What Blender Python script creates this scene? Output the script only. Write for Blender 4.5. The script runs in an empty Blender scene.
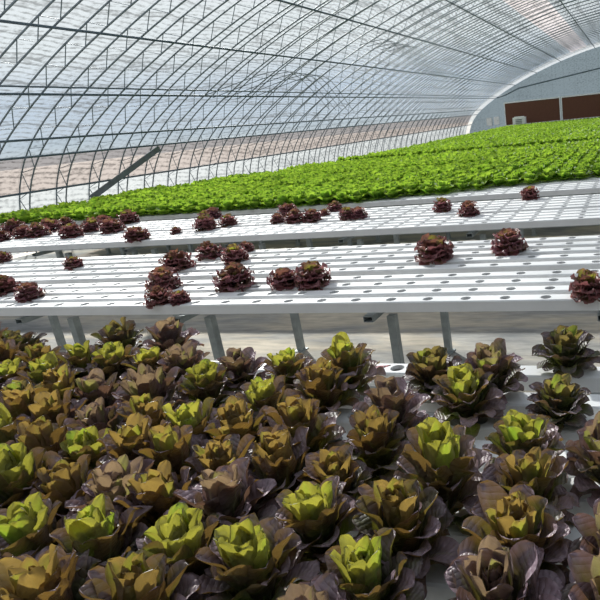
import bpy, math, random
import numpy as np
from mathutils import Matrix, Vector

random.seed(7)
RNG = np.random.default_rng(11)
PI = math.pi
scene = bpy.context.scene
COL = scene.collection
EYE = 1.8            # height of the camera; every z below is above the ground

# ------------------------------------------------------------------ helpers
class MB:
    """collects vertices / faces (+ a tint colour and uv per vertex) into one mesh"""
    def __init__(s): s.v = []; s.f = []; s.c = []; s.uv = []
    def add(s, verts, faces, tint=None, uv=None):
        o = len(s.v)
        s.v += [tuple(map(float, p)) for p in verts]
        s.f += [tuple(i + o for i in f) for f in faces]
        s.c += list(tint) if tint is not None else [(0, 0, 0, 1)] * len(verts)
        s.uv += list(uv) if uv is not None else [(0, 0)] * len(verts)
    def box(s, x0, x1, y0, y1, z0, z1):
        v = [(x, y, z) for z in (z0, z1) for y in (y0, y1) for x in (x0, x1)]
        s.add(v, [(0, 2, 3, 1), (4, 5, 7, 6), (0, 1, 5, 4), (2, 6, 7, 3), (0, 4, 6, 2), (1, 3, 7, 5)])
    def tube(s, pts, r, n=6, cap=True):
        pts = [Vector(p) for p in pts]; m = len(pts); vs = []; prev = None
        for i, p in enumerate(pts):
            t = (pts[min(i + 1, m - 1)] - pts[max(i - 1, 0)]).normalized()
            if prev is None:
                a = Vector((0, 1, 0)) if abs(t.y) < .9 else Vector((0, 0, 1))
                x = t.cross(a).normalized()
            else:
                x = (prev - t * prev.dot(t)).normalized()
            prev = x; y = t.cross(x)
            for k in range(n):
                q = 2 * PI * (k + .5) / n
                vs.append(p + x * math.cos(q) * r + y * math.sin(q) * r)
        fs = [(i * n + k, i * n + (k + 1) % n, (i + 1) * n + (k + 1) % n, (i + 1) * n + k) for i in range(m - 1) for k in range(n)]
        if cap: fs += [tuple(range(n))[::-1], tuple(range((m - 1) * n, m * n))]
        s.add(vs, fs)
    def mesh(s, name, mats, smooth=False):
        me = bpy.data.meshes.new(name)
        me.from_pydata(s.v, [], s.f)
        for m in (mats if isinstance(mats, (list, tuple)) else [mats]): me.materials.append(m)
        if smooth: me.polygons.foreach_set('use_smooth', [True] * len(me.polygons))
        if any(c[:3] != (0, 0, 0) for c in s.c):
            a = me.color_attributes.new('tint', 'FLOAT_COLOR', 'POINT')
            a.data.foreach_set('color', np.array(s.c, dtype=np.float32).ravel())
        if any(u != (0, 0) for u in s.uv):
            l = me.uv_layers.new(name='uv'); idx = np.empty(len(me.loops), dtype=np.int32)
            me.loops.foreach_get('vertex_index', idx)
            l.data.foreach_set('uv', np.array(s.uv, dtype=np.float32)[idx].ravel())
        me.validate(); me.update()
        return me

def link(name, me, parent=None, loc=None):
    o = bpy.data.objects.new(name, me); COL.objects.link(o)
    if parent: o.parent = parent
    if loc: o.location = loc
    return o
def empty(name, loc=(0, 0, 0)):
    o = bpy.data.objects.new(name, None); o.empty_display_size = .05; o.location = loc; COL.objects.link(o); return o
def tag(o, label=None, cat=None, group=None, kind=None):
    if label: o['label'] = label
    if cat: o['category'] = cat
    if group: o['group'] = group
    if kind: o['kind'] = kind
    return o
def copy_tree(o, parent=None):
    c = o.copy(); COL.objects.link(c); c.parent = parent
    for ch in list(o.children): copy_tree(ch, c)
    return c
ORD = ['first', 'second', 'third', 'fourth', 'fifth', 'sixth', 'seventh', 'eighth', 'ninth', 'tenth', 'eleventh', 'twelfth', 'thirteenth', 'fourteenth', 'fifteenth', 'sixteenth', 'seventeenth', 'eighteenth', 'nineteenth', 'twentieth']
def ordinal(i):
    if i < 20: return ORD[i]
    tens = {2: 'twenty', 3: 'thirty', 4: 'forty'}[(i + 1) // 10]
    return {2: 'twentieth', 3: 'thirtieth', 4: 'fortieth'}[(i + 1) // 10] if (i + 1) % 10 == 0 else tens + '-' + ORD[(i + 1) % 10 - 1]

# ------------------------------------------------------------------ materials
def mat(name):
    m = bpy.data.materials.new(name); m.use_nodes = True
    nt = m.node_tree; nt.nodes.clear()
    return m, nt, nt.nodes.new('ShaderNodeOutputMaterial')
def N(nt, t, **kw):
    n = nt.nodes.new('ShaderNode' + t)
    for k, v in kw.items():
        if k in n.inputs: n.inputs[k].default_value = v
        else: setattr(n, k, v)
    return n
def ramp(nt, stops, fac=None, interp='LINEAR'):
    r = nt.nodes.new('ShaderNodeValToRGB'); e = r.color_ramp.elements; r.color_ramp.interpolation = interp
    while len(e) < len(stops): e.new(.5)
    for q, (p, c) in zip(e, stops): q.position = p; q.color = (*c, 1) if len(c) == 3 else c
    if fac is not None: nt.links.new(fac, r.inputs[0])
    return r
def mixc(nt, a, b, fac, blend='MIX'):
    m = nt.nodes.new('ShaderNodeMix'); m.data_type = 'RGBA'; m.blend_type = blend
    for sock, v in ((m.inputs[0], fac), (m.inputs[6], a), (m.inputs[7], b)):
        if isinstance(v, (int, float)): sock.default_value = v
        elif isinstance(v, tuple): sock.default_value = (*v, 1)
        else: nt.links.new(v, sock)
    return m.outputs[2]
def math_(nt, op, a, b=None, c=None):
    m = nt.nodes.new('ShaderNodeMath'); m.operation = op
    for i, v in enumerate((a, b, c)):
        if v is None: continue
        if isinstance(v, (int, float)): m.inputs[i].default_value = v
        else: nt.links.new(v, m.inputs[i])
    return m.outputs[0]

def simple(name, col, rough=.5, metal=0, var=.08, scale=8, spec=.5, bump=0):
    m, nt, out = mat(name); L = nt.links
    tc = N(nt, 'TexCoord'); no = N(nt, 'TexNoise', Scale=scale, Detail=4.0)
    L.new(tc.outputs['Object'], no.inputs['Vector'])
    d = tuple(c * (1 - var * 2) for c in col); l = tuple(min(1, c * (1 + var)) for c in col)
    r = ramp(nt, [(.3, d), (.7, l)], no.outputs[0])
    p = N(nt, 'BsdfPrincipled', Roughness=rough, Metallic=metal)
    p.inputs['Specular IOR Level'].default_value = spec
    L.new(r.outputs[0], p.inputs['Base Color'])
    if bump:
        b = N(nt, 'Bump', Strength=bump, Distance=.01); L.new(no.outputs[0], b.inputs['Height']); L.new(b.outputs[0], p.inputs['Normal'])
    L.new(p.outputs[0], out.inputs[0])
    return m

def leaf_material(name, upper, under, glow, base, bump=.35, gloss=.35, hue=.03, trans=.5, veins=True):
    """two-sided leaf. upper/under: (base, tip) colours of the two faces; glow: light passing through (base, tip)"""
    m, nt, out = mat(name); L = nt.links
    at = N(nt, 'Attribute', attribute_name='tint'); sep = N(nt, 'SeparateColor'); L.new(at.outputs['Color'], sep.inputs[0])
    S, RN, E_ = sep.outputs[0], sep.outputs[1], sep.outputs[2]     # along the leaf, random per leaf, distance from midrib
    tc = N(nt, 'TexCoord'); no = N(nt, 'TexNoise', Scale=55.0, Detail=3.0); L.new(tc.outputs['Object'], no.inputs['Vector'])
    no2 = N(nt, 'TexNoise', Scale=14.0, Detail=2.0); L.new(tc.outputs['Object'], no2.inputs['Vector'])
    oi = N(nt, 'ObjectInfo')
    # blush grows to tip and margin, different on every leaf
    b = math_(nt, 'MULTIPLY_ADD', E_, .35, S)
    b = math_(nt, 'ADD', b, math_(nt, 'MULTIPLY_ADD', no2.outputs[0], 1.4, -.7))
    b = math_(nt, 'ADD', b, math_(nt, 'MULTIPLY_ADD', RN, 1.0, -.55))
    b = math_(nt, 'ADD', b, math_(nt, 'MULTIPLY_ADD', oi.outputs['Random'], .3, -.15))
    mr = N(nt, 'MapRange'); mr.inputs[1].default_value = .2; mr.inputs[2].default_value = .95; L.new(b, mr.inputs[0]); B = mr.outputs[0]
    cu = mixc(nt, upper[0], upper[1], B); cd = mixc(nt, under[0], under[1], B); g = mixc(nt, glow[0], glow[1], B)
    geo = N(nt, 'NewGeometry')
    c = mixc(nt, cu, cd, geo.outputs['Backfacing'])
    # pale midrib
    rib = math_(nt, 'MULTIPLY', math_(nt, 'LESS_THAN', E_, .07), math_(nt, 'SUBTRACT', 1.0, S))
    c = mixc(nt, c, base, math_(nt, 'MULTIPLY', rib, .8))
    hs = N(nt, 'HueSaturation'); L.new(c, hs.inputs['Color'])
    L.new(math_(nt, 'MULTIPLY_ADD', oi.outputs['Random'], hue, .5 - hue / 2), hs.inputs['Hue'])
    L.new(math_(nt, 'MULTIPLY_ADD', no.outputs[0], 1.3, .35), hs.inputs['Value'])
    p = N(nt, 'BsdfPrincipled', Roughness=gloss); p.inputs['Specular IOR Level'].default_value = .6
    L.new(hs.outputs[0], p.inputs['Base Color'])
    t = N(nt, 'BsdfTranslucent'); L.new(g, t.inputs['Color'])
    if bump:
        uv = N(nt, 'UVMap', uv_map='uv'); sx = N(nt, 'SeparateXYZ'); L.new(uv.outputs[0], sx.inputs[0])
        h = no.outputs[0]
        if veins:
            ph = math_(nt, 'MULTIPLY_ADD', sx.outputs[1], 34.0, math_(nt, 'MULTIPLY', math_(nt, 'ABSOLUTE', sx.outputs[0]), -9.0))
            vein = math_(nt, 'POWER', math_(nt, 'ABSOLUTE', math_(nt, 'SINE', ph)), .5)
            h = math_(nt, 'MULTIPLY_ADD', vein, .7, h)
        bm = N(nt, 'Bump', Strength=bump, Distance=.006); L.new(h, bm.inputs['Height'])
        L.new(bm.outputs[0], p.inputs['Normal'])
    mx = N(nt, 'MixShader'); mx.inputs[0].default_value = trans
    L.new(p.outputs[0], mx.inputs[1]); L.new(t.outputs[0], mx.inputs[2]); L.new(mx.outputs[0], out.inputs[0])
    return m

def film_material(name, tint, clear, dens=1.0, wave=True, line=.5, streak=.25):
    """translucent sheet: scatters light through and lets part pass straight; thin wires and creases run along it"""
    m, nt, out = mat(name); L = nt.links
    uv = N(nt, 'UVMap', uv_map='uv'); sx = N(nt, 'SeparateXYZ'); L.new(uv.outputs[0], sx.inputs[0])
    A, Y = sx.outputs[0], sx.outputs[1]          # arc length, distance along the house
    mp = N(nt, 'Mapping'); mp.inputs['Scale'].default_value = (1.6, .28, 1); L.new(uv.outputs[0], mp.inputs[0])
    n1 = N(nt, 'TexNoise', Scale=1.0, Detail=3.0); L.new(mp.outputs[0], n1.inputs[0])
    sag = math_(nt, 'MULTIPLY', math_(nt, 'SINE', math_(nt, 'MULTIPLY', Y, 2 * PI / .776)), .025)
    aw = math_(nt, 'ADD', A, sag); aw = math_(nt, 'MULTIPLY_ADD', n1.outputs[0], .18, aw)
    s = math_(nt, 'SINE', math_(nt, 'MULTIPLY', aw, 2 * PI / .115))          # net threads
    thread = math_(nt, 'GREATER_THAN', s, .45)
    s2 = math_(nt, 'SINE', math_(nt, 'MULTIPLY', math_(nt, 'MULTIPLY_ADD', n1.outputs[0], 1.1, A), 2 * PI / .62))
    crease = N(nt, 'MapRange'); crease.inputs[1].default_value = .55; crease.inputs[2].default_value = 1.0; L.new(s2, crease.inputs[0])
    mp2 = N(nt, 'Mapping'); mp2.inputs['Scale'].default_value = (1.0, .45, 1); L.new(uv.outputs[0], mp2.inputs[0])
    n2 = N(nt, 'TexNoise', Scale=17.0, Detail=3.0, Roughness=.7); L.new(mp2.outputs[0], n2.inputs[0])
    n3 = N(nt, 'TexNoise', Scale=.35, Detail=3.0); L.new(uv.outputs[0], n3.inputs[0])
    f = math_(nt, 'MULTIPLY', thread, line * .5)
    f = math_(nt, 'MULTIPLY_ADD', crease.outputs[0], streak, f)
    f = math_(nt, 'MULTIPLY_ADD', math_(nt, 'SUBTRACT', n2.outputs[0], .5), 3.0, f)
    f = math_(nt, 'MULTIPLY_ADD', math_(nt, 'SUBTRACT', n3.outputs[0], .5), .7, f)
    st = math_(nt, 'LESS_THAN', math_(nt, 'ABSOLUTE', math_(nt, 'SUBTRACT', math_(nt, 'FRACT', math_(nt, 'MULTIPLY_ADD', Y, 1 / .776, -.68)), .5)), .008)
    f = math_(nt, 'MAXIMUM', f, math_(nt, 'MULTIPLY', st, .5))
    f = math_(nt, 'MAXIMUM', f, 0.0); f = math_(nt, 'MINIMUM', f, .85)
    dark = tuple(c * .25 for c in tint)
    c = mixc(nt, tint, dark, f)
    t = N(nt, 'BsdfTranslucent'); L.new(c, t.inputs[0])
    d = N(nt, 'BsdfDiffuse'); L.new(c, d.inputs[0])
    m1 = N(nt, 'MixShader'); m1.inputs[0].default_value = .25; L.new(t.outputs[0], m1.inputs[1]); L.new(d.outputs[0], m1.inputs[2])
    tr = N(nt, 'BsdfTransparent'); tr.inputs[0].default_value = (*[min(1, .25 + .75 * q / max(tint)) for q in tint], 1)
    m2 = N(nt, 'MixShader'); L.new(math_(nt, 'MULTIPLY_ADD', f, -clear * .8, clear), m2.inputs[0])
    L.new(m1.outputs[0], m2.inputs[1]); L.new(tr.outputs[0], m2.inputs[2]); L.new(m2.outputs[0], out.inputs[0])
    return m

M = {}
M['pvc'] = simple('white_pvc', (.76, .77, .785), .55, 0, .03, 5)
M['hole_shade'] = simple('shaded_channel_floor', (.045, .042, .038), .4, 0, .1, 12)  # near-black colour painting the shade inside the closed channel
M['zinc'] = simple('galvanised_steel', (.33, .37, .38), .45, .35, .12, 14)
M['truss'] = simple('truss_steel', (.19, .23, .26), .5, .25, .1, 6)
M['purlin'] = simple('purlin_steel', (.10, .14, .17), .5, .2, .1, 4)
M['pad'] = simple('brown_cooling_pad', (.135, .062, .040), .85, 0, .1, 30, .2)
M['white_paint'] = simple('white_paint', (.78, .79, .78), .5, 0, .05, 6)
M['grey_panel'] = simple('grey_box', (.50, .53, .55), .5, 0, .05, 6)
M['dark_grille'] = simple('grey_grille', (.22, .24, .25), .6, 0, .1, 20)
M['board'] = simple('dark_grey_board', (.15, .175, .195), .7, 0, .12, 8)
M['rope'] = simple('grey_rope', (.12, .15, .17), .7, 0, .1, 10)
M['red_ink'] = simple('red_ink', (.42, .05, .07), .6, 0, .1, 80)
M['stem'] = simple('lettuce_stem', (.36, .40, .22), .5, 0, .15, 40)
M['film'] = film_material('greenhouse_film', (.27, .29, .305), .48, line=1.0, streak=.5)
M['film_white'] = film_material('white_film_strip', (.19, .215, .235), .30, line=.6, streak=.25)
M['net'] = film_material('insect_net', (.125, .117, .117), .24, line=.9, streak=.3)
M['vent_net'] = film_material('vent_net', (.44, .40, .40), .5, line=.6, streak=.3)
M['arch_white'] = film_material('clear_white_strip', (.36, .375, .385), .30, line=0.0, streak=.0)
M['end_film'] = film_material('end_wall_film', (.085, .11, .13), .01, line=.1, streak=.1)

# leaves of the near heads: four looks
GREEN_BASE = (.55, .60, .22)
def romaine_mats(k, heart_up, heart_un, heart_gl, out_up, out_un, out_gl):
    sc = lambda cs, q: tuple(tuple(min(.9, v * q) for v in c) for c in cs)
    heart_up, heart_un, heart_gl, out_gl = sc(heart_up, 1.2), sc(heart_un, 1.25), sc(heart_gl, 1.5), sc(out_gl, 1.3)
    return (leaf_material('heart_leaf_' + k, heart_up, heart_un, heart_gl, GREEN_BASE, .3, .42),
            leaf_material('outer_leaf_' + k, out_up, out_un, out_gl, (.40, .42, .22), .5, .42, trans=.34))
PURP = ((.085, .09, .05), (.32, .235, .28))
ROM = {
 'g': romaine_mats('green', ((.18, .26, .06), (.26, .25, .13)), ((.16, .24, .035), (.20, .19, .06)), ((.28, .42, .03), (.34, .32, .04)),
                   PURP, ((.07, .10, .02), (.10, .075, .04)), ((.18, .23, .02), (.20, .12, .03))),
 'o': romaine_mats('bronze', ((.16, .17, .06), (.20, .15, .12)), ((.13, .13, .03), (.14, .095, .04)), ((.25, .27, .03), (.26, .17, .04)),
                   PURP, ((.075, .08, .02), (.09, .055, .035)), ((.18, .17, .02), (.21, .12, .025))),
 'p': romaine_mats('purple', ((.18, .19, .08), (.30, .22, .25)), ((.13, .15, .045), (.15, .10, .09)), ((.24, .27, .035), (.22, .15, .08)),
                   ((.11, .10, .07), (.38, .28, .335)), ((.06, .065, .03), (.085, .055, .055)), ((.15, .13, .03), (.16, .085, .05))),
 'd': romaine_mats('dark', ((.11, .15, .04), (.14, .12, .09)), ((.10, .13, .03), (.10, .08, .045)), ((.20, .27, .03), (.20, .15, .04)),
                   ((.055, .055, .05), (.16, .125, .155)), ((.04, .055, .02), (.06, .045, .03)), ((.11, .13, .02), (.12, .07, .03))),
}
M['lollo_out'] = leaf_material('frilly_red_leaf', ((.12, .09, .05), (.25, .105, .12)), ((.11, .085, .05), (.22, .09, .105)), ((.20, .14, .05), (.32, .12, .12)), (.2, .2, .1), .2, .45, .04, .4, False)
M['lollo_in'] = leaf_material('frilly_red_heart', ((.20, .22, .04), (.19, .09, .085)), ((.18, .20, .04), (.18, .08, .08)), ((.36, .38, .04), (.28, .12, .08)), (.3, .35, .1), .2, .45, .04, .45, False)
M['green'] = leaf_material('green_lettuce_leaf', ((.10, .21, .025), (.24, .38, .06)), ((.10, .21, .025), (.24, .38, .06)), ((.19, .39, .02), (.40, .60, .05)), (.4, .55, .15), .15, .6, .03, .5, False)

# ------------------------------------------------------------------ lettuces
def leaf(mb, az, r0, z0, L, W, t0, t1, cup, ruf, rf, ns, nu, blister=.0015, pw=1.5, tw=0.0, shape=.44):
    rnd = random.random(); ph = [random.uniform(0, 6.28) for _ in range(6)]
    S_ = [1 - (1 - i / ns) ** 1.35 for i in range(ns + 1)]
    th = [t0 + (t1 - t0) * q ** pw for q in S_]
    r, z = r0, z0; ca, sa = math.cos(az), math.sin(az)
    V, T, U = [], [], []
    for i in range(ns + 1):
        s = S_[i]
        if i:
            a = (th[i] + th[i - 1]) / 2; ds = (S_[i] - S_[i - 1]) * L; r += math.sin(a) * ds; z += math.cos(a) * ds
        a = th[i]
        q = min(1, s / .58); w = W * (.36 + .64 * q * q * (3 - 2 * q))
        if s > .58: w *= max(.0, 1 - ((s - .58) / .42) ** 3.2) ** shape
        w = max(w, .002)
        nr, nz = -math.cos(a), math.sin(a)
        for j in range(nu + 1):
            u = -1 + 2 * j / nu; e = abs(u)
            ang = u * cup + tw * s
            lat = w * math.sin(ang) / cup if cup > .05 else w * u
            nn = w * (1 - math.cos(u * cup)) / cup if cup > .05 else 0
            sd = 0 if u < 0 else 2
            nn += ruf * (w / W) * e ** 1.6 * (.25 + .75 * s) * (math.sin(rf * s * 6.28 + ph[sd]) + .5 * math.sin(rf * 1.9 * s * 6.28 + ph[sd + 1]))
            nn += blister * math.sin(s * 17 + ph[4] + u * 3) * math.sin(u * 5.5 + ph[5] + s * 4)
            lat += ruf * .35 * (w / W) * e * math.sin(rf * s * 9 + ph[3]) * (1 if u > 0 else -1)
            rr = r + nr * nn; zz = z + nz * nn
            V.append((rr * ca - lat * sa, rr * sa + lat * ca, zz))
            T.append((s, rnd, e, 1)); U.append((u * .5 + .5, s))
    F = [(i * (nu + 1) + j, i * (nu + 1) + j + 1, (i + 1) * (nu + 1) + j + 1, (i + 1) * (nu + 1) + j) for i in range(ns) for j in range(nu)]
    # keep the face normals on the upper (inner) side
    a, b, c = (Vector(V[F[len(F) // 2 + nu // 2][k]]) for k in (0, 1, 2))
    nrm = (b - a).cross(c - a); am = th[ns // 2]
    if nrm.dot(Vector((-math.cos(am) * ca, -math.cos(am) * sa, math.sin(am)))) < 0: F = [f[::-1] for f in F]
    mb.add(V, F, T, U)

def ring(mb, n, r0, z0, L, W, t0, t1, cup, ruf, rf, ns, nu, jit=.35, **kw):
    off = random.uniform(0, 6.28); R = random.uniform
    for k in range(n):
        j = R(-6, 6)
        leaf(mb, off + 2 * PI * (k + R(-jit, jit)) / n, r0, z0 + R(-.006, .006), L * R(.86, 1.12), W * R(.85, 1.15),
             math.radians(t0 + j), math.radians(t1 + j + R(-10, 10)), cup * R(.8, 1.2), ruf * R(.7, 1.3), rf * R(.8, 1.2), ns, nu, **kw)

def romaine_meshes(k, key):
    h, o, s = MB(), MB(), MB()
    open_ = random.uniform(-4, 6)
    ring(h, 6, .004, .034, .146, .024, 3, -16, 1.5, .006, 1.3, 13, 8, pw=1.3, blister=.0025)
    ring(h, 8, .010, .030, .168, .033, 6 + open_, -4 + open_, 1.25, .008, 1.4, 14, 8, pw=2.2, blister=.003)
    ring(h, 8, .016, .026, .176, .038, 11 + open_, 16 + open_, 1.1, .009, 1.4, 14, 10, pw=2.8, blister=.0035)
    ring(o, 8, .020, .022, .172, .042, 20 + open_, 50 + open_, .95, .009, 1.4, 14, 10, pw=3.2, blister=.0035)
    ring(o, 9, .023, .018, .158, .042, 31, 92, .75, .009, 1.4, 14, 10, pw=3.0, blister=.0035)
    ring(o, 8, .023, .012, .140, .040, 46, 118, .6, .008, 1.4, 13, 8, pw=2.6, blister=.003)
    ring(o, 6, .020, .006, .112, .036, 66, 128, .5, .007, 1.4, 11, 8, pw=2.0, blister=.003)
    s.tube([(0, 0, -.03), (0, 0, .012), (0, 0, .045)], .016, 8)
    hm, om = ROM[key]
    return [('heart', h.mesh('romaine_heart', hm, True)), ('leaf_rosette', o.mesh('romaine_rosette', om, True)), ('stem', s.mesh('romaine_stem', M['stem'], True))]

def lollo_meshes():
    h, o = MB(), MB()
    ring(h, 5, .004, .02, .088, .036, 6, 14, .8, .010, 3.4, 10, 8, blister=.003, shape=.4)
    ring(h, 6, .008, .018, .098, .040, 24, 40, .5, .013, 3.6, 10, 8, blister=.003, shape=.4)
    ring(o, 8, .010, .016, .104, .044, 40, 66, .35, .015, 3.8, 11, 10, blister=.004, shape=.4)
    ring(o, 9, .012, .014, .108, .046, 56, 88, .3, .016, 3.8, 11, 10, blister=.004, shape=.4)
    ring(o, 9, .012, .012, .104, .046, 72, 108, .3, .015, 3.8, 11, 10, blister=.004, shape=.4)
    ring(o, 7, .012, .008, .094, .042, 88, 118, .3, .013, 3.6, 10, 10, blister=.004, shape=.4)
    return [('heart', h.mesh('lollo_heart', M['lollo_in'], True)), ('leaf_rosette', o.mesh('lollo_rosette', M['lollo_out'], True))]

def green_mesh(lod):
    m = MB()
    if lod == 0:
        ring(m, 4, .004, .02, .15, .045, 8, 0, .9, .010, 2.0, 6, 4, shape=.45)
        ring(m, 6, .008, .015, .155, .058, 26, 26, .6, .012, 2.2, 6, 6, shape=.45)
        ring(m, 7, .010, .010, .150, .062, 48, 62, .4, .014, 2.4, 6, 6, shape=.42)
        ring(m, 5, .010, .008, .13, .058, 70, 100, .3, .012, 2.4, 5, 6, shape=.42)
    elif lod == 1:
        ring(m, 3, .004, .02, .15, .05, 12, 6, .6, .012, 1.6, 3, 2, shape=.45)
        ring(m, 5, .008, .015, .155, .065, 34, 40, .4, .016, 1.8, 3, 3, shape=.45)
        ring(m, 5, .010, .010, .14, .065, 60, 88, .3, .016, 1.8, 3, 3, shape=.42)
    else:
        ring(m, 2, .004, .03, .14, .06, 12, 6, .5, .012, 1.6, 2, 2, shape=.45)
        ring(m, 4, .008, .015, .155, .08, 46, 60, .3, .016, 1.8, 3, 2, shape=.45)
    return m

# ------------------------------------------------------------------ growing tables
TOP = .80; CW = .10; CH = .065; PITCH = .2332; XH = -4.45441
OFFS = [0, .1667, .3333, .5, .7327, .9225, 1.1122, 1.302, 1.4917]
OFFS2 = [.915 * q for q in OFFS]
NEAR_OFFS = [0, .167, .334, .501, .668, .835, 1.002, 1.169, 1.402]

def channel_mesh(x0, x1, xh, rh=.031, n=14):
    """square plastic gully with a round planting hole every PITCH; origin: centre line, top surface"""
    m = MB(); h = CW / 2; b = .006
    k0 = math.ceil((x0 + .06 - xh) / PITCH); k1 = math.floor((x1 - .06 - xh) / PITCH)
    xs = [xh + PITCH * k for k in range(k0, k1 + 1)]
    q = h - b; prev = x0
    for x in xs:
        a0, a1 = x - q, x + q
        m.add([(prev, -q, 0), (a0, -q, 0), (a0, q, 0), (prev, q, 0)], [(0, 1, 2, 3)])
        sq, ci = [], []
        for k in range(n):
            t = 2 * PI * k / n; c, s = math.cos(t), math.sin(t); g = q / max(abs(c), abs(s))
            sq.append((x + c * g, s * g, 0)); ci.append((x + c * rh, s * rh, 0))
        lo = [(p[0], p[1], -.016) for p in ci]
        m.add(sq + ci + lo, [f for k in range(n) for f in ((k, (k + 1) % n, n + (k + 1) % n, n + k), (n + k, n + (k + 1) % n, 2 * n + (k + 1) % n, 2 * n + k))])
        # square corners the radial cut leaves out
        for cx in (-1, 1):
            for cy in (-1, 1):
                ks = sorted(range(n), key=lambda k: abs(sq[k][0] - x - cx * q) + abs(sq[k][1] - cy * q))[:2]
                tri = [sq[ks[0]], (x + cx * q, cy * q, 0), sq[ks[1]]]
                nz = (tri[1][0] - tri[0][0]) * (tri[2][1] - tri[0][1]) - (tri[1][1] - tri[0][1]) * (tri[2][0] - tri[0][0])
                m.add(tri if nz > 0 else tri[::-1], [(0, 1, 2)])
        prev = a1
    m.add([(prev, -q, 0), (x1, -q, 0), (x1, q, 0), (prev, q, 0)], [(0, 1, 2, 3)])
    # bevelled shoulders, sides, bottom, end caps
    prof = [(-q, 0), (-h, -b), (-h, -CH), (h, -CH), (h, -b), (q, 0)]
    v = [(x, y, z) for x in (x0, x1) for y, z in prof]
    m.add(v, [(i + 6, i + 7, i + 1, i)[::-1] for i in range(5)] + [tuple(range(6)), tuple(range(11, 5, -1))])
    s_ = len(m.f); m.add([(x0 + .004, -h + .004, -CH + .006), (x1 - .004, -h + .004, -CH + .006), (x1 - .004, h - .004, -CH + .006), (x0 + .004, h - .004, -CH + .006)], [(0, 1, 2, 3)])  # dark inner floor strip, painted shade so the planting holes look deep
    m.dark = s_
    return m

def build_table(name, y0, offs, x0, x1, label, legs_x, xh=XH, ch=None, rear=1.05, group=None):
    t = empty(name, ((x0 + x1) / 2, y0 + offs[-1] / 2, 0)); ox, oy, _ = t.location
    tag(t, label, 'growing table', group)
    me = (ch or channel_mesh(x0 - ox, x1 - ox, xh - ox)).mesh('channel', [M['pvc'], M['hole_shade']])
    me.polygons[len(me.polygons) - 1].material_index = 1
    for o in offs: link('channel', me, t, (0, y0 + o - oy, TOP))
    lg = MB(); s = .026; lg.box(-s, s, -s, s, 0, .665); lg.box(-.045, .045, -.045, .045, 0, .008); lg = lg.mesh('leg', M['zinc'])
    jo = MB(); y_a, y_b = y0 - .03 - oy, y0 + offs[-1] + .05 - oy
    # hollow rectangular joist: four walls so that the open end shows
    w, hh, e = .031, .038, .004
    jo.box(-w, -w + e, y_a, y_b, -hh, 0); jo.box(w - e, w, y_a, y_b, -hh, 0); jo.box(-w + e, w - e, y_a, y_b, -e, 0); jo.box(-w + e, w - e, y_a, y_b, -hh, -hh + e)
    jo = jo.mesh('joist', M['zinc'])
    ra = MB(); ra.box(x0 - ox + .05, x1 - ox - .05, -.02, .02, -.033, 0); ra = ra.mesh('rail', M['zinc'])
    for x in legs_x:
        for yy in (y0 + .1, y0 + rear): link('leg', lg, t, (x - ox, yy - oy, 0))
    for k in range(-4, 9):
        if x0 + .2 < -1.58 - 1.4 * k < x1 - .2: link('joist', jo, t, (-1.58 - 1.4 * k - ox, 0, .702))
    for yy in (y0 + .1, y0 + rear): link('rail', ra, t, (0, yy - oy, TOP - CH))
    return t

XL = -10.9
legsx = [-9.5, -8.14, -6.8, -5.5, -4.03, -2.83, -1.48, -.12, 1.24, 2.6]
NEAR_Y0 = .683
near = build_table('growing_table', NEAR_Y0, NEAR_OFFS, -4.6, 2.2, 'white growing table in front, crowded with red romaine lettuces', [-3.9, -2.5, -1.1, .3, 1.7], xh=-1.0, rear=1.2)
T1 = build_table('growing_table', 3.0245, OFFS, XL, 3.2, 'mostly empty white table of holed channels, next behind the red romaine table', legsx)
T2 = build_table('growing_table', 5.37, OFFS2, XL, 3.2, 'white holed table with scattered red frilly lettuces, just before the green beds', [x - .0 for x in legsx])
T3 = build_table('growing_table', 7.37, OFFS, XL, 3.2, 'white table half filled with green lettuce, its front channels bare on one side', legsx)

# red printed mark beside the bare hole on the near table's farthest channel
mk = MB()
def ink(pts, w=.0035, z=TOP + .0012):
    for (xa, ya), (xb, yb) in zip(pts, pts[1:]):
        d = Vector((xb - xa, yb - ya, 0)).normalized(); p = Vector((-d.y, d.x, 0)) * w
        a, b = Vector((xa, ya, z)) - d * w, Vector((xb, yb, z)) + d * w
        mk.add([a - p, b - p, b + p, a + p], [(0, 1, 2, 3)])
        w_ = w
mx, my = -1.075, 2.085
ink([(mx - .045, my - .010), (mx - .030, my + .012), (mx + .012, my + .016), (mx + .030, my + .024)])
ink([(mx - .045, my - .010), (mx - .030, my - .022), (mx - .005, my - .010), (mx + .012, my + .004), (mx + .030, my + .024)])
ink([(mx - .026, my - .001), (mx + .004, my + .006)], .0025)
o = link('printed_mark', mk.mesh('printed_mark', M['red_ink']), near); o.location = (-near.location.x, -near.location.y, 0)
o['label'] = 'small red printed outline mark beside a bare hole'

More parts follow.
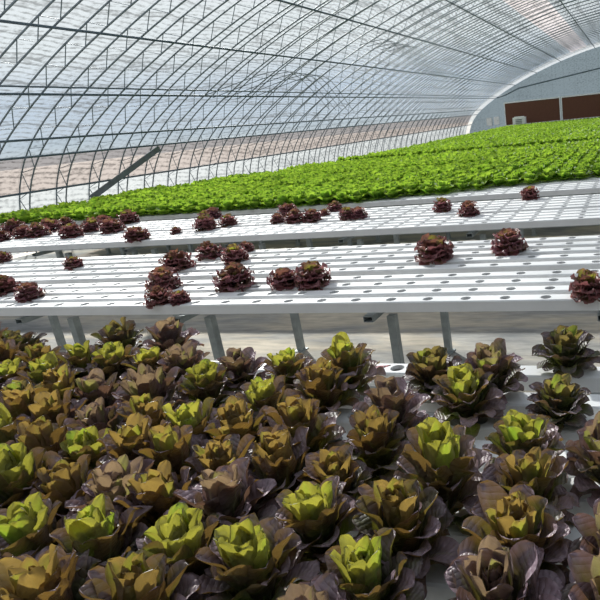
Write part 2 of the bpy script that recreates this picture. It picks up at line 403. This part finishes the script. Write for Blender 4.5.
# ------------------------------------------------------------------ near red romaine lettuces: (row from the back, x, height, look)
ROMAINE = [(0,-0.276,0.88,'d'),(0,-2.161,1.03,'p'),(0,-2.440,1.03,'d'),(0,-3.097,0.84,'d'),(1,-0.515,0.99,'p'),(1,-0.749,0.92,'d'),(1,-1.095,1.13,'g'),(1,-1.374,0.91,'g'),(1,-1.590,0.91,'p'),(1,-1.876,1.01,'p'),(1,-2.041,0.87,'g'),(1,-2.220,0.98,'g'),(1,-2.410,1.08,'g'),(1,-2.665,0.95,'o'),(1,-2.881,1.10,'o'),(2,-0.260,0.84,'d'),(2,-0.573,0.88,'g'),(2,-1.117,0.93,'o'),(2,-1.629,1.03,'g'),(2,-2.417,0.98,'g'),(2,-2.654,0.91,'g'),(3,-0.775,1.04,'p'),(3,-1.250,1.19,'g'),(3,-1.709,1.22,'p'),(3,-1.969,1.08,'p'),(3,-2.134,1.16,'o'),(4,-0.075,1.01,'p'),(4,-0.298,1.05,'g'),(4,-0.752,1.03,'o'),(4,-0.997,1.12,'o'),(4,-1.232,1.05,'o'),(4,-1.397,1.06,'g'),(4,-1.562,1.20,'o'),(4,-1.758,1.07,'p'),(4,-1.970,1.16,'o'),(4,-2.135,1.17,'o'),(4,-2.300,0.83,'p'),(5,-0.275,1.00,'o'),(5,-0.502,1.23,'g'),(5,-0.797,0.96,'o'),(5,-0.978,1.08,'o'),(5,-1.143,0.97,'o'),(5,-1.308,1.16,'o'),(5,-1.473,1.23,'o'),(5,-1.638,1.04,'g'),(5,-1.803,1.02,'o'),(5,-1.968,1.16,'g'),(6,-0.045,0.96,'p'),(6,-0.266,1.10,'o'),(6,-0.538,1.03,'o'),(6,-0.761,0.99,'g'),(6,-1.025,1.06,'p'),(6,-1.203,1.03,'o'),(6,-1.368,1.09,'p'),(6,-1.533,1.00,'o'),(6,-1.698,1.23,'g'),(6,-1.863,0.83,'g'),(7,-0.035,1.07,'p'),(7,-0.266,1.14,'p'),(7,-0.549,1.10,'g'),(7,-0.818,1.05,'g'),(7,-1.000,1.10,'g'),(7,-1.245,1.08,'g'),(7,-1.448,1.04,'g'),(8,-0.563,1.17,'p'),(8,-0.963,1.17,'o'),(8,-1.187,1.11,'o')]
for row in range(9):
    far = min(x for r, x, h, l in ROMAINE if r == row)
    ROMAINE += [(row, far - .2332 * (k + 1), 1.0, 'ogpd'[(row + k) % 4]) for k in range(2)]      # the rows run on past the frame
ROMAINE.sort(key=lambda q: (q[0], -q[1]))
NEAR_ROWS = [NEAR_Y0 + q for q in NEAR_OFFS[::-1]]
ROWNAME = ['back row', 'second row from back', 'third row from back', 'fourth row from back', 'middle row', 'fourth row from front', 'third row from front', 'second row from front', 'front row']
LOOK = {'g': 'yellow-green centred', 'o': 'bronze-leaved', 'p': 'purple-brown', 'd': 'dark maroon-green'}
protos = {k: [None] * 4 for k in 'gopd'}
cnt = {}
rr = random.Random(5)
seen_in_row = {}
for i, (row, x, hz, look) in enumerate(ROMAINE):
    v = cnt.get(look, 0) % 4; cnt[look] = cnt.get(look, 0) + 1
    if protos[look][v] is None:
        t = empty('red_romaine_lettuce'); protos[look][v] = t
        for nm, me in romaine_meshes(v, look): link(nm, me, t)
    else:
        t = copy_tree(protos[look][v])
    k = rr.uniform(.83, .95)
    t.location = (x, NEAR_ROWS[row], TOP)
    t.rotation_euler = (rr.uniform(-.08, .08), rr.uniform(-.08, .08), rr.uniform(0, 6.28))
    t.scale = (k, k, k * hz * rr.uniform(1.03, 1.12))
    n = seen_in_row.get(row, 0); seen_in_row[row] = n + 1
    place = ('rightmost' if n == 0 else ordinal(n) + ' from right')
    tag(t, f'{LOOK[look]} romaine lettuce, {place}, {ROWNAME[row]} of the near table', 'lettuce', 'red romaine lettuces on the near table')

# ------------------------------------------------------------------ frilly red lettuces on the two bare tables: (row from the front, x, width)
LOL1 = [(0,-0.259,0.206),(0,-2.941,0.132),(0,-3.106,0.174),(1,-4.464,0.189),(2,-2.130,0.245),(2,-2.357,0.221),(2,-2.760,0.269),(2,-3.373,0.235),(2,-4.940,0.209),(5,-1.454,0.297),(5,-3.773,0.254),(6,-0.926,0.270),(6,-3.342,0.225),(6,-5.122,0.169),(7,-3.751,0.218),(8,-3.503,0.148),(8,-6.514,0.170)]
LOL2 =[ (0,-5.593,0.266),(2,-5.319,0.132),(3,-1.706,0.234),(3,-5.014,0.267),(3,-7.091,0.287),(3,-8.330,0.245),(4,-3.097,0.209),(4,-3.235,0.199),(4,-3.697,0.238),(4,-3.927,0.240),(4,-4.161,0.170),(4,-4.860,0.211),(4,-6.651,0.291),(4,-7.917,0.276),(4,-8.167,0.264),(5,-2.122,0.218),(5,-7.159,0.275),(5,-7.348,0.138),(5,-8.770,0.145),(6,-3.721,0.125),(6,-8.126,0.290),(6,-8.809,0.326),(7,-4.347,0.262),(7,-5.625,0.191),(8,-1.198,0.228),(8,-3.763,0.197),(8,-5.630,0.224),(8,-7.085,0.293),(8,-7.528,0.237),(8,-8.263,0.243)]
lol = [None] * 4; c = 0
def put_lollo(lst, y0, where, offs=OFFS):
    global c
    per = {}
    for row, x, w in sorted(lst, key=lambda q: (q[0], -q[1])):
        v = c % 4; c += 1
        if lol[v] is None:
            t = empty('frilly_red_lettuce'); lol[v] = t
            for nm, me in lollo_meshes(): link(nm, me, t)
        else: t = copy_tree(lol[v])
        k = w / .215
        t.location = (x, y0 + offs[row], TOP); t.rotation_euler = (0, 0, rr.uniform(0, 6.28)); t.scale = (k, k, k * rr.uniform(1.15, 1.3))
        n = per.get(row, 0); per[row] = n + 1
        size = 'small ' if w < .16 else 'big ' if w > .25 else ''
        tag(t, f'{size}frilly dark red lettuce, {"rightmost" if n == 0 else ordinal(n) + " from right"}, {ordinal(row)} channel of the {where}', 'lettuce', 'frilly red lettuces on the ' + where)
put_lollo(LOL1, 3.0245, 'nearest bare table')
put_lollo(LOL2, 5.37, 'second bare table', OFFS2)

# ------------------------------------------------------------------ green beds
Rm = Matrix(((0.965900311453134, 0.2404460408849506, -0.09603275356612036), (0.019492799930146076, 0.3023205655250711, 0.9530069813025949), (0.2581794319569664, -0.922381687309193, 0.28732456183038774)))
def left_end(y): return -10.7 if y < 10.9 else -9.9 if y < 13 else -8.9 if y < 17 else -8.3
bed_y = [7.37, 9.35, 11.40, 13.45] + [16.75 + 2.12 * k for k in range(11)]
pts = []
for b, y0 in enumerate(bed_y):
    for r, of in enumerate(OFFS):
        y = y0 + of
        for k in range(-40, 60):
            x = XH + PITCH * k
            if x < left_end(y) or x > .9 + .0 * y: continue
            if b == 0 and y < 7.22 + max(0, (x + 4.15) * .30): continue
            pts.append((x, y, b, r))
pts.sort(key=lambda p: math.hypot(p[0], p[1]) if -.98 * p[1] * 1.22 < p[0] < .0 * p[1] + .35 else 1e3)
protoG = [green_mesh(0).mesh('green_lettuce', M['green'], True) for _ in range(8)]
for i, (x, y, b, r) in enumerate(pts[:300]):
    o = link('green_lettuce', protoG[i % 8])
    k = rr.uniform(.92, 1.12)
    o.location = (x + rr.uniform(-.012, .012), y + rr.uniform(-.01, .01), TOP); o.rotation_euler = (0, 0, rr.uniform(0, 6.28)); o.scale = (k, k, k * rr.uniform(.95, 1.15))
    bed = ['first', 'second', 'third', 'fourth'][b]
    tag(o, f'bright green curly lettuce in the {ordinal(r)} channel of the {bed} green bed', 'lettuce', f'green lettuces in the {ordinal(r)} channel of the {bed} green bed')

def merged(points, meshes, name, material):
    V, F, C_ = [], [], []; base = 0
    data = [(np.array(m.v), np.array([f if len(f) == 4 else (*f, f[-1]) for f in m.f]), np.array(m.c)) for m in meshes]
    for i, (x, y, b, r) in enumerate(points):
        v, f, cc = data[i % len(data)]
        a = RNG.uniform(0, 6.28); k = RNG.uniform(.92, 1.12); ca, sa = math.cos(a) * k, math.sin(a) * k
        q = np.stack([v[:, 0] * ca - v[:, 1] * sa + x + RNG.uniform(-.012, .012), v[:, 0] * sa + v[:, 1] * ca + y, v[:, 2] * k * RNG.uniform(.95, 1.15) + TOP], 1)
        V.append(q); F.append(f + base); C_.append(cc); base += len(v)
    return np.concatenate(V), np.concatenate(F), np.concatenate(C_)
rest = [p for p in pts[300:]]
parts = [merged([p for p in rest if p[1] < 12.5], [green_mesh(0) for _ in range(5)], '', None), merged([p for p in rest if 12.5 <= p[1] < 19], [green_mesh(1) for _ in range(6)], '', None), merged([p for p in rest if p[1] >= 19], [green_mesh(2) for _ in range(6)], '', None)]
V = np.concatenate([p[0] for p in parts]); n0 = 0; FF = []
for p in parts: FF.append(p[1] + n0); n0 += len(p[0])
FF = np.concatenate(FF); CC = np.concatenate([p[2] for p in parts])
me = bpy.data.meshes.new('green_lettuce_beds')
me.vertices.add(len(V)); me.vertices.foreach_set('co', V.astype(np.float32).ravel())
me.loops.add(len(FF) * 4); me.loops.foreach_set('vertex_index', FF.astype(np.int32).ravel())
me.polygons.add(len(FF)); me.polygons.foreach_set('loop_start', np.arange(0, len(FF) * 4, 4, dtype=np.int32))
me.polygons.foreach_set('use_smooth', np.ones(len(FF), dtype=bool))
a = me.color_attributes.new('tint', 'FLOAT_COLOR', 'POINT'); a.data.foreach_set('color', CC.astype(np.float32).ravel())
me.materials.append(M['green']); me.update(calc_edges=True)
tag(link('green_lettuce_field', me), 'dense bright green lettuces filling the farther beds up to the end wall', 'lettuce field', None, 'stuff')

# farther tables under the green beds
for b, y0 in enumerate(bed_y[1:]):
    x0 = left_end(y0 + .8) - .2
    build_table('growing_table', y0, OFFS, x0, 3.2, f'white growing table hidden under green lettuce, {ordinal(b)} behind the half-bare one', [x for x in legsx if x > x0 + .2][::2])

# ------------------------------------------------------------------ greenhouse shell
PEAK = 1.36; Y0, Y1 = -3.5, 41.5; TP = .776; TY = 8.675
half = [(-11.55, 0.0), (-11.5, .45), (-11.4, .88), (-11.27, 1.2), (-11.10, 1.47), (-10.86, 1.76), (-10.54, 2.05), (-9.76, 2.54), (-8.99, 2.99), (-7.88, 3.52), (-6.79, 3.98), (-5.38, 4.48), (-4.01, 4.88), (-2.68, 5.21), (-1.0, 5.46), (.2, 5.57), (PEAK, 5.60)]
def resample(p, n):
    p = np.array(p); d = np.r_[0, np.cumsum(np.hypot(*np.diff(p, axis=0).T))]
    # smooth by local quadratic-ish averaging
    t = np.linspace(0, d[-1], n); q = np.stack([np.interp(t, d, p[:, i]) for i in (0, 1)], 1)
    for _ in range(6): q[1:-1] = .25 * q[:-2] + .5 * q[1:-1] + .25 * q[2:]
    return q
H = resample(half, 60)
PROF = np.concatenate([H, np.stack([2 * PEAK - H[::-1][1:, 0], H[::-1][1:, 1]], 1)])      # outer skin, one wall to the other
tan = np.gradient(PROF, axis=0); tan /= np.hypot(*tan.T)[:, None]; NRM = np.stack([tan[:, 1], -tan[:, 0]], 1)   # inward
PROF = PROF - NRM * .32; PROF[:, 1] = np.maximum(PROF[:, 1], 0)
def inset(d): return PROF + NRM * d
ARC = np.r_[0, np.cumsum(np.hypot(*np.diff(PROF, axis=0).T))]

def strip(name, a0, a1, material, label, kind='structure', off=0.0, y0=Y0, y1=Y1):
    P = inset(off); ts = np.unique(np.r_[a0, ARC[(ARC > a0) & (ARC < a1)], a1])
    x = np.interp(ts, ARC, P[:, 0]); z = np.interp(ts, ARC, P[:, 1])
    m = MB(); v, u = [], []
    for t, a, b in zip(ts, x, z):
        for y in (y0, y1): v.append((a, y, b)); u.append((float(t) + .001, y))
    m.add(v, [(2 * i, 2 * i + 1, 2 * i + 3, 2 * i + 2) for i in range(len(ts) - 1)], None, u)
    return tag(link(name, m.mesh(name, material, True)), label, None, None, kind)
def arc_at_z(z, hi=60): return float(np.interp(z, PROF[:hi, 1], ARC[:hi]))
aT = ARC[-1]
a_rail, a_net, a_strip, a_blue = arc_at_z(1.20), arc_at_z(1.865), arc_at_z(2.18), arc_at_z(3.0)
a_v0, a_v1 = arc_at_z(5.22), arc_at_z(5.48)
strip('wall_left', 0, a_rail, M['film_white'], 'white film skirt at the foot of the curved side')
strip('wall_left_net', a_rail, a_net, M['net'], 'pinkish insect net band along the curved side')
strip('wall_left_film', a_net, a_strip, M['film_white'], 'pale film strip above the net band')
strip('ceiling', a_strip, a_v0, M['film'], 'milky translucent film over the arched roof')
strip('ceiling_net', a_v0, a_v1, M['vent_net'], 'pinkish net over the roof vent')
strip('ceiling', a_v1, aT - a_strip, M['film'], 'milky translucent film over the far side of the arched roof')
strip('wall_right', aT - a_strip, aT - a_net, M['film_white'], 'pale film strip on the right side')
strip('wall_right_net', aT - a_net, aT - a_rail, M['net'], 'insect net band on the right side')
strip('wall_right_film', aT - a_rail, aT, M['film_white'], 'white film skirt on the right side')

# arch trusses: two bent tubes with zigzag lacing
def tube_along(P, y, r, sel=slice(None), n=6): m = MB(); m.tube([(p[0], y, p[1]) for p in P[sel]], r, n); return m
OUT, INN = inset(.04), inset(.28)
tr_out = tube_along(OUT, 0, .014).mesh('outer_chord', M['truss'], True)
tr_in = tube_along(INN, 0, .014).mesh('inner_chord', M['truss'], True)
w = MB(); na = int(aT / .285); zz = []
for i in range(na + 1):
    t = .25 + (aT - .5) * i / na; P = OUT if i % 2 else INN
    zz.append((float(np.interp(t, ARC, P[:, 0])), 0, float(np.interp(t, ARC, P[:, 1]))))
w.tube(zz, .0085, 4); tr_web = w.mesh('web', M['truss'])
tproto = None
ty = [TY + TP * k for k in range(-5, 44) if TY + TP * k < Y1 - 1.6]
for i, y in enumerate(ty):
    if tproto is None:
        t = empty('arch_truss'); tproto = t
        link('outer_chord', tr_out, t); link('inner_chord', tr_in, t); link('web', tr_web, t)
    else: t = copy_tree(tproto)
    t.location = (0, y, 0)
    tag(t, f'grey steel roof truss arching overhead, {ordinal(len(ty) - 1 - i)} from the end wall', 'truss', 'arch trusses of the greenhouse')

# purlins: along the house, clipped to the inner chords
def ray_arc(ratio, P):
    """place on the profile where (z - EYE) / x equals ratio (x < 0)"""
    q = (P[:, 1] - EYE) + ratio * P[:, 0]
    for i in range(3, len(P) - 1):
        if q[i] <= 0 < q[i + 1]: f = -q[i] / (q[i + 1] - q[i]); return P[i] + (P[i + 1] - P[i]) * f
    return None
PUR = [(-.052, 'lowest, along the foot of the insect net'), (.0057, 'along the top edge of the insect net'), (.034, 'just above the insect net'), (.1086, 'lower of the close pair on the roof'), (.121, 'upper of the close pair on the roof'), (.223, 'on the lower half of the roof curve'), (.379, 'halfway up the roof curve'), (.632, 'on the upper half of the roof curve'), (1.485, 'beside the pinkish roof vent'), (3.4, 'near the roof ridge')]
PIN = inset(.315)
for ratio, lb in PUR:
    p = ray_arc(ratio, PIN)
    if p is None: continue
    m = MB(); m.tube([(0, Y0 + 7.0, 0), (0, Y1 - .05, 0)], .020 if ratio != .121 else .014, 6)
    o = link('purlin', m.mesh('purlin', M['purlin'], True), None, (p[0], 0, p[1]))
    tag(o, 'long grey purlin running under the trusses, ' + lb, 'purlin', 'purlins under the roof')

# dark board leaning across the net
m = MB(); A, B = Vector((-11.36, 10.02, .90)), Vector((-10.80, 11.66, 1.79)); d = (B - A).normalized(); n_ = Vector((1, 0, 0)); s_ = d.cross(n_).normalized(); n_ = s_.cross(d)
vs = [p + s_ * a * .062 + n_ * b * .012 for p in (A, B) for a in (-1, 1) for b in (-1, 1)]
m.add(vs, [(0, 2, 3, 1), (4, 5, 7, 6), (0, 1, 5, 4), (2, 6, 7, 3), (0, 4, 6, 2), (1, 3, 7, 5)])
tag(link('brace_board', m.mesh('brace_board', M['board'])), 'dark grey board slanting up across the insect net', 'board')

# loose cords hanging in curves under the roof
CORDS = [([(-8.7, 10.83, .92), (-8.18, 11.52, 1.18), (-7.74, 12.05, 1.38), (-7.64, 12.71, 1.42), (-8.06, 14.01, 1.23), (-8.67, 15.63, .94), (-9.27, 17.33, .61)], 5, 'lower'),
         ([(-6.4, 13.98, 1.91), (-5.96, 14.56, 2.07), (-6.19, 16.11, 1.98), (-6.7, 18.32, 1.8), (-7.21, 21.69, 1.6)], 5, 'upper')]
def smooth(p, n=24):
    p = np.array(p); t = np.linspace(0, len(p) - 1, n); q = np.stack([np.interp(t, range(len(p)), p[:, i]) for i in range(3)], 1)
    for _ in range(4): q[1:-1] = .25 * q[:-2] + .5 * q[1:-1] + .25 * q[2:]
    return q
for path, n, lb in CORDS:
    for k in range(n):
        q = smooth(path) * 1.027; q[:, 1] += .32 * k; q[:, 2] += EYE - .02 * k; q[:, 0] += .05 * k
        m = MB(); m.tube([tuple(p) for p in q], .008, 5)
        tag(link('shade_cord', m.mesh('shade_cord', M['rope'], True)), f'thin grey cord curving under the roof, {ordinal(k)} of the {lb} hanging bunch', 'cord', f'cords of the {lb} hanging bunch')

# ------------------------------------------------------------------ end wall
EY = Y1
m = MB(); P = inset(.28); n = len(P)
c_ = (PEAK, EY, 0.0)
v = [(p[0], EY, p[1]) for p in P]; m.add(v + [c_], [(i, n, i + 1) for i in range(n - 1)], None, [(p[2], p[0]) for p in v] + [(.01, PEAK)])
tag(link('wall_far', m.mesh('wall_far', M['end_film'])), 'grey-blue film end wall under the arch', None, None, 'structure')
m = MB(); P0, P1 = inset(-.03), inset(.28); vv, uu = [], []
for k in range(n):
    for q, e in ((P0[k], 0), (P1[k], 1)): vv.append((q[0], EY - .02, q[1])); uu.append((.4 * e + .01, float(ARC[k])))
m.add(vv, [(2 * k, 2 * k + 2, 2 * k + 3, 2 * k + 1) for k in range(n - 1)], None, uu)
tag(link('trim_1', m.mesh('trim_1', M['arch_white'])), 'white band tracing the end wall arch', None, None, 'structure')
# slanting tie across the end wall
m = MB(); m.tube([(-9.2, EY - .12, 2.86), (-8.59, EY - .12, 2.97), (-7.57, EY - .12, 3.33), (-2.07, EY - .12, 4.01), (PEAK, EY - .12, 4.3)], .05, 6)
tag(link('tie_bar', m.mesh('tie_bar', M['purlin'], True)), 'dark bar rising slowly across the grey end wall above the brown panels', 'bar')
# cooling pads in their white frame
pads = [(-8.72, -4.80), (-4.74, -.80), (-.74, 3.2), (3.26, 7.2)]
for i, (xa, xb) in enumerate(pads):
    t = empty('cooling_pad', ((xa + xb) / 2, EY - .15, .9)); h = (xb - xa) / 2
    b = MB(); b.box(-h + .05, h - .05, -.05, .09, .05, 1.50)
    nz = 30
    link('pad', b.mesh('pad', M['pad']), t)
    f = MB(); f.box(-h, -h + .06, -.09, .09, 0, 1.58); f.box(h - .06, h, -.09, .09, 0, 1.58); f.box(-h + .06, h - .06, -.09, .09, 1.50, 1.58); f.box(-h + .06, h - .06, -.09, .09, 0, .05)
    link('frame', f.mesh('frame', M['white_paint']), t)
    tag(t, f'brown cooling pad in a white frame on the end wall, {ordinal(i)} from the arch foot', 'cooling pad', 'cooling pads on the end wall')
# two electric boxes beside the pads
for i, (xa, xb, za, zb) in enumerate([(-10.08, -9.68, 1.00, 1.56), (-9.52, -9.17, 1.05, 1.58)]):
    t = empty('electrical_box', ((xa + xb) / 2, EY - .1, za)); h = (xb - xa) / 2
    b = MB(); b.box(-h, h, -.12, .08, 0, zb - za); link('body', b.mesh('body', M['white_paint'] if i else M['grey_panel']), t)
    d_ = MB(); d_.box(-h + .03, h - .03, -.135, -.12, .03, zb - za - .03); hd = MB(); hd.box(h - .08, h - .06, -.15, -.135, .22, .32)
    dd = link('door', d_.mesh('door', M['white_paint']), t); link('handle', hd.mesh('handle', M['dark_grille']), dd)
    tag(t, ['light grey electrical box on the end wall, nearer the arch foot', 'white electrical box on the end wall, nearer the brown pads'][i], 'electrical box')
# white unit and low tanks on the floor before the pads
t = empty('air_unit', (-7.5, 40.2, 0))
b = MB(); b.box(-.42, .42, -.3, .3, .06, 1.42); b.box(-.30, .30, -.26, .26, 1.42, 1.47); link('cabinet', b.mesh('cabinet', M['white_paint']), t)
g = MB()
for k in range(9): g.box(-.22, .22, -.33, -.30, .35 + .11 * k, .41 + .11 * k)
link('grille', g.mesh('grille', M['dark_grille']), t)
f = MB(); f.box(-.40, -.30, -.28, .28, 0, .06); f.box(.30, .40, -.28, .28, 0, .06); link('foot', f.mesh('foot', M['dark_grille']), t)
tag(t, 'white upright air unit with a grey grille before the brown pads', 'air unit')
for i, (x, w_, hz) in enumerate([(-8.5, .45, .86), (-5.95, .95, .90)]):
    t = empty('storage_tank', (x, 40.2, 0)); b = MB(); b.box(-w_, w_, -.4, .4, 0, hz - .06); link('body', b.mesh('body', M['white_paint']), t)
    l = MB(); l.box(-w_ - .03, w_ + .03, -.43, .43, hz - .06, hz); link('lid', l.mesh('lid', M['grey_panel']), t)
    tag(t, ['low white tank beside the air unit, on the arch foot side', 'long low white tank in front of the brown pads'][i], 'tank')
# near end of the house, behind the camera
m = MB(); v = [(p[0], Y0, p[1]) for p in P]; m.add(v + [(PEAK, Y0, 0)], [(i, i + 1, n) for i in range(n - 1)], None, [(p[2], p[0]) for p in v] + [(.01, PEAK)])
tag(link('wall_near', m.mesh('wall_near', M['end_film'])), 'grey film wall closing the near end of the greenhouse', None, None, 'structure')

# ------------------------------------------------------------------ ground
def ground_material(name, cols, sc, stretch):
    m, nt, out = mat(name); L = nt.links
    tc = N(nt, 'TexCoord'); mp = N(nt, 'Mapping'); mp.inputs['Scale'].default_value = stretch; L.new(tc.outputs['Object'], mp.inputs[0])
    a = N(nt, 'TexNoise', Scale=sc, Detail=7.0, Roughness=.62, Distortion=.6); L.new(mp.outputs[0], a.inputs[0])
    b = N(nt, 'TexNoise', Scale=sc * 9, Detail=5.0); L.new(mp.outputs[0], b.inputs[0])
    r = ramp(nt, cols, a.outputs[0])
    g = ramp(nt, [(.3, (.72, .72, .72)), (.7, (1.08, 1.06, 1.04))], b.outputs[0])
    c = mixc(nt, r.outputs[0], g.outputs[0], 1.0, 'MULTIPLY')
    p = N(nt, 'BsdfPrincipled', Roughness=.85); L.new(c, p.inputs['Base Color'])
    bp = N(nt, 'Bump', Strength=.4, Distance=.02); L.new(b.outputs[0], bp.inputs['Height']); L.new(bp.outputs[0], p.inputs['Normal'])
    L.new(p.outputs[0], out.inputs[0]); return m
M['ground'] = ground_material('dusty_ground_cloth', [(.30, (.22, .23, .24)), (.45, (.36, .355, .34)), (.56, (.52, .47, .39)), (.72, (.62, .56, .46))], .9, (.55, 2.2, 1))
M['outside'] = ground_material('outside_soil', [(.3, (.17, .145, .125)), (.7, (.27, .235, .205))], .1, (1, 1, 1))
m = MB(); m.add([(-11.9, Y0, 0), (14.6, Y0, 0), (14.6, Y1, 0), (-11.9, Y1, 0)], [(0, 1, 2, 3)])
tag(link('floor', m.mesh('floor', M['ground'])), 'dusty grey ground cloth under the tables', None, None, 'structure')
m = MB(); m.add([(-160, -120, -.06), (160, -120, -.06), (160, 200, -.06), (-160, 200, -.06)], [(0, 1, 2, 3)])
tag(link('terrain', m.mesh('terrain', M['outside'])), 'bare soil outside the greenhouse', None, None, 'structure')

# ------------------------------------------------------------------ light
sun = bpy.data.lights.new('sun', 'SUN'); sun.energy = 17.0; sun.angle = math.radians(2.2); sun.color = (1.0, .95, .86)
so = bpy.data.objects.new('sun', sun); COL.objects.link(so)
el, az = math.radians(33), math.radians(135)       # sun behind and left: towards (-x, +y)
sd = Vector((math.cos(az) * math.cos(el), math.sin(az) * math.cos(el), math.sin(el)))
so.rotation_euler = sd.to_track_quat('Z', 'Y').to_euler(); so.location = (-20, 30, 25)
wd = bpy.data.worlds.new('sky'); scene.world = wd; wd.use_nodes = True; nt = wd.node_tree; nt.nodes.clear()
wo = nt.nodes.new('ShaderNodeOutputWorld'); bg = nt.nodes.new('ShaderNodeBackground')
tc = nt.nodes.new('ShaderNodeTexCoord'); sx = nt.nodes.new('ShaderNodeSeparateXYZ'); nt.links.new(tc.outputs['Generated'], sx.inputs[0])
r = ramp(nt, [(0.0, (.50, .58, .66)), (.02, (.19, .36, .58)), (.07, (.20, .38, .64)), (.13, (.84, .91, .96)), (.3, (.95, .96, .97)), (1.0, (.60, .72, .90))], sx.outputs[2])
nt.links.new(r.outputs[0], bg.inputs[0]); bg.inputs[1].default_value = 1.0; nt.links.new(bg.outputs[0], wo.inputs[0])

# ------------------------------------------------------------------ camera
cam = bpy.data.cameras.new('camera'); co = bpy.data.objects.new('camera', cam); COL.objects.link(co); scene.camera = co
cam.sensor_width = 36; cam.lens = 575 / 600 * 36; cam.shift_x = -183.117 / 600; cam.shift_y = -11.73 / 600
cam.clip_start = .02; cam.clip_end = 600
mw = Rm.transposed().to_4x4(); mw.translation = (0, 0, EYE); co.matrix_world = mw
scene.view_settings.view_transform = 'Standard'; scene.view_settings.look = 'None'; scene.view_settings.gamma = 1.0
scene.view_settings.use_curve_mapping = False; scene.view_settings.exposure = -0.15
scene.cycles.transparent_max_bounces = 24; scene.cycles.max_bounces = 10; scene.cycles.transmission_bounces = 8
